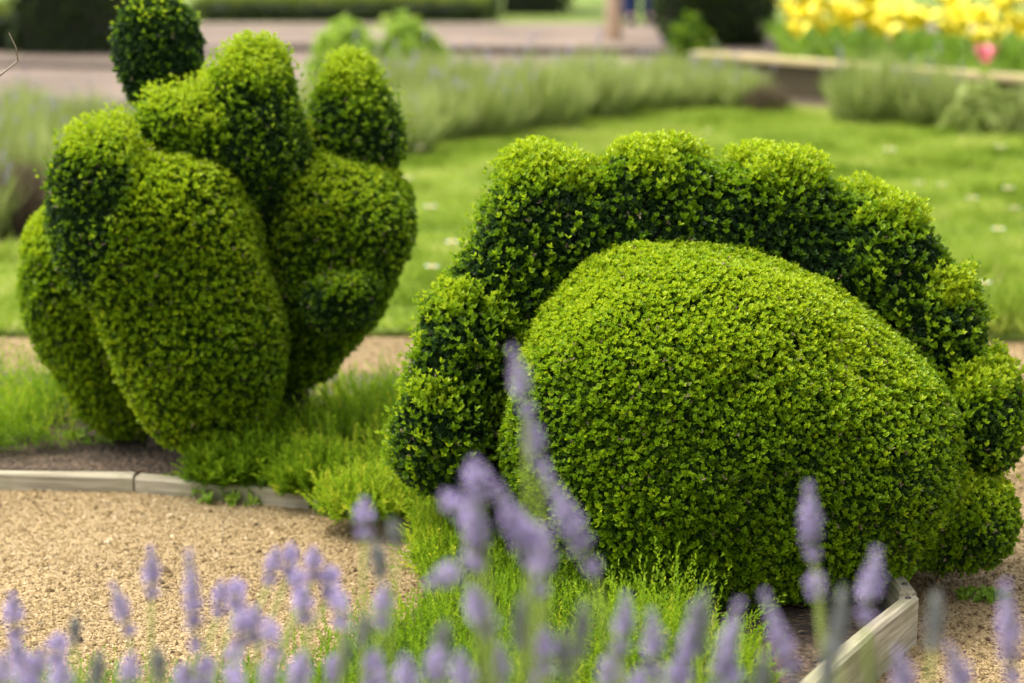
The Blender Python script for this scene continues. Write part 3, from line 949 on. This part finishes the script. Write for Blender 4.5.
for (c, lab) in PLANTS:
    root = empty('lavender_plant', (c[0], c[1], 0.035))
    tag(root, lab, 'lavender', 'lavender plants in the foreground')
    n = 2600
    a, r = RNG.uniform(0, 6.28, n), np.sqrt(RNG.uniform(0, 1, n))
    hh = RNG.uniform(0.05, 1, n)
    P = np.stack([np.cos(a) * r * 0.13 * (0.35 + hh * 0.8), np.sin(a) * r * 0.13 * (0.35 + hh * 0.8), 0.02 + 0.36 * hh * (1.1 - 0.4 * r)], -1)
    D = unit(np.stack([np.cos(a) * 0.6 * r, np.sin(a) * 0.6 * r, np.full(n, 0.9)], -1) + 0.25 * RNG.normal(size=(n, 3)))
    mb = MB()
    leaves(mb, P, D, rand_dirs(n), RNG.uniform(0.025, 0.05, n), 0.004, np.clip(0.5 + 0.2 * RNG.normal(size=n), 0, 1))
    for q in range(14):
        aa = RNG.uniform(0, 6.28)
        tube(mb, [(0.01 * math.cos(aa), 0.01 * math.sin(aa), -0.01), (0.07 * math.cos(aa), 0.07 * math.sin(aa), 0.15), (0.10 * math.cos(aa), 0.10 * math.sin(aa), 0.36)], [0.004, 0.003, 0.0015], 0.2, 1, 5)
    mb.build('foliage', [M['lavleaf'], M['bark']], root)
    plants.append((root, np.array([c[0], c[1], 0.035])))

for (x1, y1, x2, y2, Y, bud) in SPK:
    Y = max(Y * 1.04, 2.02 + 0.0006 * (x1 % 90))
    T_, B_ = at(x1, y1, Y), at(x2, y2, Y)
    if not bud and y1 > 420: T_ = T_ + np.array([0, rs.uniform(-0.01, 0.01), 0])
    root, c = min(plants, key=lambda pc: (pc[1][0] - B_[0]) ** 2 + (pc[1][1] - B_[1]) ** 2)
    ln = np.linalg.norm(T_ - B_)
    ax = (T_ - B_) / ln
    ki = 4 if bud else min(range(4), key=lambda q: abs(HLEN[q] - ln))
    foot = c + np.array([rs.uniform(-0.03, 0.03), rs.uniform(-0.03, 0.03), 0.12])
    mid = foot * 0.45 + B_ * 0.55 - np.array([ax[0], ax[1], 0]) * 0.05
    pts = [foot * (1 - t) ** 2 + 2 * mid * t * (1 - t) + B_ * t ** 2 for t in np.linspace(0, 1, 9)]
    mb = MB()
    tube(mb, pts, np.linspace(0.0026, 0.0018, 9), 0.55, 0, 5)
    for q in (2, 3):
        leaves(mb, np.repeat([pts[q]], 2, 0), unit(np.array([[0.5, 0.1, 1], [-0.5, -0.1, 1.0]])), np.array([[0, -1.0, 0.2]] * 2), 0.045, 0.004, 0.5)
    st = mb.build('flower_stalk', M['lavleaf'], root, c)
    hd = bpy.data.objects.new('flower_head', HEADS[ki])
    COL.objects.link(hd)
    hd.parent = st
    hd.location = B_ - c
    hd.rotation_mode = 'QUATERNION'
    hd.rotation_quaternion = Vector((0, 0, 1)).rotation_difference(Vector(ax))
    s = ln / HLEN[ki]
    wd = rs.uniform(0.85, 1.15)
    hd.scale = (wd, wd, s)


# ------------------------------------------------------------------ lavender bushes beyond the lawn
def bush_meshes(seed, purple, dead=False):
    mb = MB()
    n = 1300
    a, r = RNG.uniform(0, 6.28, n), np.sqrt(RNG.uniform(0, 1, n))
    h = 0.25 * (1.15 - 0.45 * r ** 2) * RNG.uniform(0.25, 1.4, n)
    P = np.stack([np.cos(a) * r * 0.17, np.sin(a) * r * 0.17, np.zeros(n)], -1)
    D = unit(np.stack([np.cos(a) * r * 0.6, np.sin(a) * r * 0.6, np.ones(n)], -1) + 0.14 * RNG.normal(size=(n, 3)))
    leaves(mb, P, D, rand_dirs(n), h * 1.1, 0.012, np.clip(0.6 + 0.22 * RNG.normal(size=n), 0, 1), 0, wide=0.6)
    n2 = 900
    a, r = RNG.uniform(0, 6.28, n2), np.sqrt(RNG.uniform(0, 1, n2))
    P2 = np.stack([np.cos(a) * r * 0.22, np.sin(a) * r * 0.22, 0.02 + 0.13 * RNG.uniform(size=n2)], -1)
    leaves(mb, P2, unit(rand_dirs(n2) + [0, 0, 0.7]), rand_dirs(n2), 0.05, 0.010, np.clip(0.4 + 0.2 * RNG.normal(size=n2), 0, 1), 0)
    fm = mb.mesh('foliage', M['deadleaf'] if dead else M['lavleaf'])
    tips = (P + D * (h * 1.1)[:, None])
    tips = tips[np.argsort(-tips[:, 2])][:400]
    return fm, tips[::max(1, 400 // purple)][:purple]


def far_spike():
    mb = MB()
    m = 16
    z = RNG.uniform(0, 0.05, m)
    leaves(mb, np.stack([0 * z, 0 * z, z], -1), unit(rand_dirs(m) + [0, 0, 0.8]), rand_dirs(m), 0.016, 0.010, RNG.uniform(0.1, 0.7, m))
    tube(mb, [(0, 0, -0.12), (0, 0, 0.05)], 0.0022, 0.2, 1, 4)
    return mb.mesh('flower_spike', [M['lavflower'], M['lavleaf']])


FSP = far_spike()
BM = [bush_meshes(1, 7), bush_meshes(2, 12), bush_meshes(3, 4)]
DEAD = bush_meshes(4, 1, True)
BUSH = [  # px, base py, scale, dead, flowers
    (-40, 242, 1.0, 0, 0), (8, 236, 0.66, 1, 2), (46, 214, 0.85, 0, 2), (-10, 190, 0.95, 0, 1), (80, 186, 0.9, 0, 1), (30, 166, 0.9, 0, 1), (118, 164, 0.8, 0, 0), (84, 142, 0.8, 0, 1), (20, 138, 0.75, 0, 2),
    (-60, 148, 0.9, 0, 1), (160, 150, 0.85, 0, 1), (225, 160, 1.0, 0, 0), (290, 165, 1.0, 0, 1), (300, 128, 1.1, 0, 1), (230, 122, 1.1, 0, 1), (395, 160, 0.85, 0, 2), (425, 146, 1.05, 0, 0), (370, 126, 1.1, 0, 1),
    (485, 140, 1.05, 0, 1), (540, 133, 1.1, 0, 0), (590, 122, 1.05, 0, 2), (640, 116, 1.0, 0, 0), (440, 116, 1.1, 0, 1), (520, 108, 1.1, 0, 1), (595, 102, 1.05, 0, 1), (690, 112, 0.9, 0, 2),
    (735, 112, 0.95, 0, 1), (766, 118, 0.5, 1, 2), (870, 128, 1.0, 0, 0), (925, 130, 0.85, 0, 1), (665, 98, 0.9, 0, 1), (1050, 140, 1.0, 0, 0), (1110, 145, 1.0, 0, 1), (715, 95, 0.9, 0, 0)]
for i, (px, py, s, dead, v) in enumerate(BUSH):
    p = on_ground(px, py)
    fm, pm = DEAD if dead else BM[v]
    root = empty('lavender_bush', (p[0], p[1], 0.012), rs.uniform(0, 6))
    s *= rs.uniform(0.75, 1.0)
    root.scale = (s * rs.uniform(0.9, 1.15), s, s * rs.uniform(0.75, 1.25))
    o = bpy.data.objects.new('foliage', fm)
    COL.objects.link(o)
    o.parent = root
    for tp_ in ([] if dead else pm):
        o = bpy.data.objects.new('flower_spike', FSP)
        COL.objects.link(o)
        o.parent = root
        o.location = (tp_[0], tp_[1], tp_[2] - 0.02)
    if dead:
        tag(root, 'withered brown lavender bush at the far left edge of the lawn' if px < 100 else 'withered brown lavender bush in front of the low sleeper wall', 'lavender bush')
    else:
        grp = 'left' if px < 180 else ('middle' if px < 800 else 'right')
        lab = {'left': 'grey green lavender bush in the border left behind the tall topiary',
               'middle': 'grey green lavender bush in the far border behind the lawn',
               'right': 'grey green lavender bush in front of the low sleeper wall'}[grp]
        tag(root, lab, 'lavender bush', 'lavender bushes in the %s border beyond the lawn' % grp)


def leafy_clump(name, c, rx, h, n, L, m, label, cat, tmean=0.55):
    root = empty(name, (c[0], c[1], 0.012))
    tag(root, label, cat)
    d = rand_dirs(n)
    d[:, 2] = np.abs(d[:, 2])
    q = RNG.uniform(0.45, 1, n) ** 0.5
    P = d * np.array([rx, rx, h]) * q[:, None] * (1 + 0.18 * wob(d, 4, 1))[:, None]
    mb = MB()
    rosettes(mb, P + np.array([c[0], c[1], 0.01]), unit(d + [0, 0, 0.5]), np.clip(tmean + 0.18 * RNG.normal(size=n), 0, 1), L, 5, (25, 75), 0.6)
    for k in range(7):
        e = np.array([c[0] + rx * 0.5 * math.cos(k), c[1] + rx * 0.5 * math.sin(k), h * 0.7])
        tube(mb, [(c[0], c[1], 0), (c[0] * .5 + e[0] * .5, c[1] * .5 + e[1] * .5, h * 0.3), e], 0.005, 0.3, 1, 5)
    mb.build('foliage', [M[m], M['bark']], root, (c[0], c[1], 0.012))


g = on_ground(350, 86)
leafy_clump('leafy_shrub', g, 0.24, 0.33, 520, 0.055, 'brightleaf', 'bright green broad leaved plant left behind the lavender border', 'shrub', 0.75)
g = on_ground(408, 84)
leafy_clump('leafy_shrub', g, 0.23, 0.36, 480, 0.055, 'brightleaf', 'taller bright green leafy plant right of its twin behind the lavender', 'shrub', 0.75)
g = on_ground(985, 138)
leafy_clump('leafy_shrub', g, 0.22, 0.24, 330, 0.04, 'lavleaf', 'green leafy plant in front of the wall at far right', 'shrub', 0.45)
g = on_ground(692, 86)
leafy_clump('clipped_mound', g, 0.17, 0.37, 900, 0.03, 'box', 'small rounded green mound in front of the dark yew', 'shrub', 0.5)


# ------------------------------------------------------------------ hedges and yews far back
def box_hedge(name, x0, x1, y0, y1, h, label, dens=500, L=0.035, tint=0.35, lit_top=0.9, cat='hedge', rnd=0.04):
    c = ((x0 + x1) / 2, (y0 + y1) / 2, 0.0)
    root = empty(name, c)
    tag(root, label, cat)
    mb = MB()
    # inner mass
    s = 0.05
    V = np.array([[x, y, z] for x in (x0 + s, x1 - s) for y in (y0 + s, y1 - s) for z in (0, h - s)])
    T = [[0, 1, 3], [0, 3, 2], [4, 6, 7], [4, 7, 5], [0, 4, 5], [0, 5, 1], [2, 3, 7], [2, 7, 6], [1, 5, 7], [1, 7, 3]]
    mb.add(V, T, 0.5, 1)
    faces = [((x1 - x0) * h, lambda n: np.stack([RNG.uniform(x0, x1, n), np.full(n, y0), RNG.uniform(0.02, h, n)], -1), (0, -1, 0)),
             ((x1 - x0) * h * 0.5, lambda n: np.stack([RNG.uniform(x0, x1, n), np.full(n, y1), RNG.uniform(0.02, h, n)], -1), (0, 1, 0)),
             ((y1 - y0) * h, lambda n: np.stack([np.full(n, x0), RNG.uniform(y0, y1, n), RNG.uniform(0.02, h, n)], -1), (-1, 0, 0)),
             ((y1 - y0) * h, lambda n: np.stack([np.full(n, x1), RNG.uniform(y0, y1, n), RNG.uniform(0.02, h, n)], -1), (1, 0, 0)),
             ((x1 - x0) * (y1 - y0), lambda n: np.stack([RNG.uniform(x0, x1, n), RNG.uniform(y0, y1, n), np.full(n, h)], -1), (0, 0, 1))]
    for ar, fn, nn in faces:
        n = max(30, int(ar * dens))
        P = fn(n) + 0.02 * RNG.normal(size=(n, 3)) + np.array(nn) * (rnd * wob(fn(n), 5, 1))[:, None]
        A = unit(np.array(nn, float) + [0, 0, 0.4] + 0.5 * RNG.normal(size=(n, 3)))
        t = (lit_top if nn[2] else tint) + 0.12 * RNG.normal(size=n)  # top leaves tinted lighter: the lit top is put into the leaf colour
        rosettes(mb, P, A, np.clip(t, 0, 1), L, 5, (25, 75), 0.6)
    mb.build('foliage', [M['hedge'], M['core']], root, c)
    return root


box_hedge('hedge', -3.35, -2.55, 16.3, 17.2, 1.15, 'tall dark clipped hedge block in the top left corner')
box_hedge('hedge', -5.0, -3.36, 16.5, 17.4, 0.26, 'low dark hedge with top coloured as lit at the left of the tall hedge block', tint=0.3)
box_hedge('hedge', -2.54, -0.2, 19.5, 20.7, 0.16, 'low long hedge with bright clipped top beyond the far gravel', dens=700, tint=0.42, lit_top=1.0)
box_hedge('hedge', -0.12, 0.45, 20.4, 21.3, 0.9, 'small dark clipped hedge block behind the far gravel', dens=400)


def yew(name, c, rx, h, label):
    root = empty(name, (c[0], c[1], 0))
    tag(root, label, 'yew')
    mb = MB()
    V = SPH_V * ((np.abs(SPH_V) ** 5).sum(1) ** (-1 / 5))[:, None] * np.array([rx - 0.05, rx - 0.05, h / 2 - 0.02]) + np.array([0, 0, h / 2])
    mb.add(V, SPH_T, 0.5, 1, True)
    n = 5200
    D = rand_dirs(n)
    k = (np.abs(D) ** 5).sum(1) ** (-1 / 5)
    P = D * k[:, None] * np.array([rx, rx, h / 2]) + np.array([0, 0, h / 2])
    P *= (1 + 0.03 * wob(P, 7, 2))[:, None]
    P = P[P[:, 2] > 0.03]
    n = len(P)
    A = unit((P - [0, 0, h / 2]) / np.array([rx, rx, h / 2]) + [0, 0, 0.3] + 0.4 * RNG.normal(size=(n, 3)))
    rosettes(mb, P, A, np.clip(0.35 + 0.14 * RNG.normal(size=n), 0, 1), 0.04, 5, (25, 75), 0.5)
    mb.build('foliage', [M['hedge'], M['core']], root)
    mb = MB()
    tube(mb, [(0, 0, -0.02), (0, 0, h * 0.5)], 0.05, seg=8)
    mb.build('trunk', M['bark'], root)


yew('clipped_yew', (1.42, 17.2), 0.41, 1.6, 'big dark clipped yew behind the small green mound')

# ------------------------------------------------------------------ low kerb, post, person in the far gravel area
board('stone_kerb', (-1.75, 16.6), (1.3, 16.2), 0.0, 0.055, 0.12, 'low stone kerb, its shadow line in its dark colour, across the far gravel behind the lavender', 'kerb', cat='kerb')
board('stone_kerb', (-4.6, 15.6), (-2.35, 15.2), 0.0, 0.04, 0.10, 'short low stone kerb on the far gravel at left', 'kerb', cat='kerb')
root = empty('wooden_post', (0.735, 17.6, 0.0))
tag(root, 'pale upright post standing on the far gravel left of the yew', 'post')
mb = MB()
tube(mb, [(0, 0, -0.02), (0, 0, 0.6), (0.005, 0, 1.25)], [0.066, 0.062, 0.06], 0.5, 0, 10)
mb.build('post_shaft', M['stonepost'], root)
mb = MB()
mb.add(SPH_V * np.array([0.062, 0.062, 0.035]) + np.array([0.005, 0, 1.26]), SPH_T, 0.5, 0, True)
mb.build('post_cap', M['stonepost'], root)


def skin_part(name, verts, edges, radii, m, parent, rootv=0):
    me = bpy.data.meshes.new(name)
    me.from_pydata(verts, edges, [])
    o = bpy.data.objects.new(name, me)
    COL.objects.link(o)
    o.parent = parent
    sk = o.modifiers.new('skin', 'SKIN')
    for v, r in zip(me.skin_vertices[0].data, radii):
        v.radius = (r, r) if not isinstance(r, tuple) else r
    me.skin_vertices[0].data[rootv].use_root = True
    sk.use_smooth_shade = True
    ss = o.modifiers.new('subsurf', 'SUBSURF')
    ss.levels = ss.render_levels = 2
    me.materials.append(m)
    return o


per = empty('person', (1.01, 19.2, 0.0), 0.1)
tag(per, 'person in navy blue trousers standing far off between post and yew', 'person')
# body: pelvis, spine, neck, head, arms, legs
bv = [(0, 0, .95), (0, 0, 1.15), (0, 0, 1.38), (0, 0, 1.50), (0, -.01, 1.60), (0, -.01, 1.72),
      (.17, 0, 1.42), (.23, 0, 1.15), (.25, -.06, .92), (.25, -.08, .82), (-.17, 0, 1.42), (-.23, 0, 1.15), (-.24, -.06, .92), (-.24, -.08, .82),
      (.09, 0, .88), (.08, .0, .48), (.075, .02, .09), (.08, -.13, .035), (-.09, 0, .88), (-.08, 0, .48), (-.075, .02, .09), (-.08, -.13, .035)]
be = [(0, 1), (1, 2), (2, 3), (3, 4), (4, 5), (2, 6), (6, 7), (7, 8), (8, 9), (2, 10), (10, 11), (11, 12), (12, 13), (0, 14), (14, 15), (15, 16), (16, 17), (0, 18), (18, 19), (19, 20), (20, 21)]
br = [.12, .11, .12, .05, .08, .07, .05, .04, .028, .03, .05, .04, .028, .03, .075, .055, .035, .03, .075, .055, .035, .03]
skin_part('body', bv, be, br, M['skin'], per)
skin_part('trousers', [(0, 0, .96), (.09, 0, .87), (.08, 0, .48), (.078, .01, .03), (-.09, 0, .87), (-.08, 0, .48), (-.078, .01, .03)],
          [(0, 1), (1, 2), (2, 3), (0, 4), (4, 5), (5, 6)], [.145, .095, .078, .07, .095, .078, .07], M['denim'], per)
skin_part('shirt', [(0, 0, .95), (0, 0, 1.2), (0, 0, 1.42), (.17, 0, 1.42), (.23, 0, 1.2), (-.17, 0, 1.42), (-.23, 0, 1.2)],
          [(0, 1), (1, 2), (2, 3), (3, 4), (2, 5), (5, 6)], [.15, .14, .14, .07, .055, .07, .055], M['shirt'], per)
skin_part('hair', [(0, .02, 1.62), (0, .015, 1.76)], [(0, 1)], [.085, .075], M['hair'], per)
for sx in (.08, -.08):
    skin_part('shoe', [(sx, .03, .045), (sx, -.14, .035)], [(0, 1)], [.05, .042], M['shoe'], per)

# ------------------------------------------------------------------ raised tulip bed: sleeper wall, coping, soil, tulips
wa, wb = np.array([1.08, 13.85]), np.array([3.9, 11.15])
wr = empty('sleeper_wall', (wa[0], wa[1], 0), math.atan2(wb[1] - wa[1], wb[0] - wa[0]))
tag(wr, 'low dark wall of mossy sleepers with pale coping holding the tulip bed', 'wall')
Lw = float(np.linalg.norm(wb - wa))


def boxpart(name, x0, x1, y0, y1, z0, z1, m, parent):
    V = np.array([[x, y, z] for x in (x0, x1) for y in (y0, y1) for z in (z0, z1)])
    T = [[0, 1, 3], [0, 3, 2], [4, 6, 7], [4, 7, 5], [0, 4, 5], [0, 5, 1], [2, 3, 7], [2, 7, 6], [1, 5, 7], [1, 7, 3], [0, 2, 6], [0, 6, 4]]
    mb = MB()
    mb.add(V, T, 0.5)
    o = mb.build(name, M[m], parent)
    bv_ = o.modifiers.new('bevel', 'BEVEL')
    bv_.width = 0.006
    bv_.segments = 2
    return o


boxpart('sleeper', 0, Lw, -0.04, 0.04, 0.0, 0.10, 'wallwood', wr)
boxpart('sleeper', 0, Lw, -0.037, 0.037, 0.103, 0.19, 'wallwood', wr)
boxpart('coping', -0.03, Lw + 0.03, -0.065, 0.065, 0.193, 0.225, 'coping', wr)
tb = sheet('tulip_bed_soil', [(1.12, 13.87), (3.95, 11.2), (6.5, 14.0), (3.0, 16.8), (1.9, 16.0)], 0.10, M['soil'], 0.09)


def petal_mesh(mb, R, H, n=6, open_=0.35):
    for k in range(n):
        a0 = 2 * math.pi * k / n + (0.2 if k % 2 else 0)
        rr = R * (1.0 if k % 2 else 0.88)
        nu, nv = 5, 6
        V, T = [], []
        for j in range(nv):
            t = j / (nv - 1)
            rad = rr * (0.25 + 0.95 * math.sin(min(t * 1.25, 1.2) * 1.25)) + open_ * rr * t * t
            wdt = math.sin(math.pi * (0.10 + 0.86 * t)) ** 0.7 * 0.62
            for i in range(nu):
                s = (i / (nu - 1) - 0.5) * 2
                a = a0 + s * wdt
                V.append((rad * math.cos(a), rad * math.sin(a), H * t - 0.08 * H * s * s))
        for j in range(nv - 1):
            for i in range(nu - 1):
                p = j * nu + i
                T += [[p, p + 1, p + nu + 1], [p, p + nu + 1, p + nu]]
        mb.add(V, T, 0.5, 0, True)


def make_tulip(m, h=0.20, open_=0.9):
    root = empty('tulip', (0, 0, 0))
    mb = MB()
    tube(mb, [(0, 0, 0), (0.006, 0, h * 0.5), (0, 0, h)], [0.005, 0.004, 0.0038], 0.6)
    mb.build('stem', M['brightleaf'], root)
    for k in range(3):
        a = k * 2.2
        mb = MB()
        d = np.array([math.cos(a), math.sin(a), 0])
        sdir = np.array([-math.sin(a), math.cos(a), 0])
        V, T = [], []
        for j in range(6):
            t = j / 5
            c = d * (0.01 + 0.10 * t ** 1.5) + np.array([0, 0, 0.17 * t - 0.04 * t ** 3])
            wv = 0.020 * math.sin(math.pi * (0.12 + 0.86 * t))
            V += [c - sdir * wv + d * -0.006, c + d * 0.004, c + sdir * wv + d * -0.006]
        for j in range(5):
            for i in range(2):
                p = j * 3 + i
                T += [[p, p + 1, p + 4], [p, p + 4, p + 3]]
        mb.add(V, T, 0.35 + 0.1 * k, 0, True)
        mb.build('leaf', M['brightleaf'], root)
    mb = MB()
    petal_mesh(mb, 0.034, 0.068, 6, open_)
    V = [tuple(v) for v in []]
    o = mb.build('blossom', M[m], root)
    o.location = (0, 0, h)
    return root


ty, ty2 = make_tulip('yellow'), make_tulip('yellow', 0.24, 1.4)
tr, tp = make_tulip('red', 0.30, 0.4), make_tulip('pink', 0.13, 0.3)
n = 0
TUL = []
rt = random.Random(11)
tries = 0
while len(TUL) < 125 and tries < 20000:
    tries += 1
    x, y = rt.uniform(1.55, 4.4), rt.uniform(11.6, 16.6)
    # behind the wall, not too far
    tt = (x - wa[0]) / (wb[0] - wa[0])
    yw = wa[1] + tt * (wb[1] - wa[1])
    if (x / y) * F + 512 < 782: continue
    if y < yw + 0.22 or y > yw + 2.1: continue
    if any((x - a) ** 2 + (y - b_) ** 2 < 0.08 ** 2 for a, b_, _ in TUL): continue
    TUL.append((x, y, rt.random() < 0.4))
for i, (x, y, k) in enumerate(TUL):
    src = ty2 if k else ty
    o = src if not src.get('used') else copy_tree(src)
    src['used'] = 1
    o.location = (x, y, 0.10)
    s = rt.uniform(1.15, 1.55)
    o.scale = (s, s, s)
    o.rotation_euler = (rt.uniform(-.12, .12), rt.uniform(-.12, .12), rt.uniform(0, 6))
    tag(o, 'yellow tulip in full bloom in the raised bed at top right', 'tulip', 'yellow tulips in the raised bed')
for i, (px, Y) in enumerate([(822, 16.9), (838, 17.0), (832, 16.7), (1000, 15.6), (1012, 15.7), (1022, 15.5)]):
    o = tr if i == 0 else copy_tree(tr)
    p = at(px, 0, Y)
    o.location = (p[0], p[1], 0.10)
    tag(o, 'red tulip standing behind the mass of yellow tulips', 'tulip', 'red tulips behind the yellow ones')
p = at(986, 53, 12.55)
tp.location = (p[0], p[1], 0.10)
tp.scale = (1.35, 1.35, 1.35)
tag(tp, 'single pink tulip low above the wall coping at far right', 'tulip')
for o in (ty, ty2):
    if 'used' in o: del o['used']
for o in list(bpy.data.objects):
    if 'used' in o: del o['used']
# leafy mass in the tulip bed
mb = MB()
n = 13000
x = RNG.uniform(1.75, 4.8, n)
yw = wa[1] + (x - wa[0]) / (wb[0] - wa[0]) * (wb[1] - wa[1])
y = yw + RNG.uniform(0.12, 3.6, n)
P = np.stack([x, y, np.full(n, 0.10)], -1)
leaves(mb, P, unit(np.array([0, 0, 1.0]) + 0.35 * RNG.normal(size=(n, 3))), rand_dirs(n), RNG.uniform(0.06, 0.17, n), 0.022, np.clip(0.35 + 0.2 * RNG.normal(size=n), 0, 1))
tag(mb.build('bed_foliage', M['brightleaf']), 'green leaves filling the raised tulip bed', 'foliage', kind='stuff')

# ------------------------------------------------------------------ bare twig poking in at the left edge
root = empty('bare_twig', (-1.02, 4.25, 0.03))
tag(root, 'thin bare forked twig poking in at the left edge of the photo', 'twig')
a0, a1, a2 = at(-40, 112, 4.25), at(18, 61, 4.25), at(9, 33, 4.22)
b0 = np.array([-1.02, 4.25, 0.03])
mb = MB()
tube(mb, [b0, b0 + [-0.02, 0, 0.4], a0 - [0.03, 0, 0.08], a0, a0 * .5 + a1 * .5 + [0, 0, .004], a1], [0.004, 0.0035, 0.003, 0.0026, 0.0022, 0.0016], 0.5, 0, 6)
mb.build('main_stem', M['twig'], root, b0)
mb = MB()
tube(mb, [a1, a1 * .5 + a2 * .5 + [0.004, 0, 0], a2], [0.0014, 0.0012, 0.0007], 0.5, 0, 6)
mb.build('side_shoot', M['twig'], root, b0)
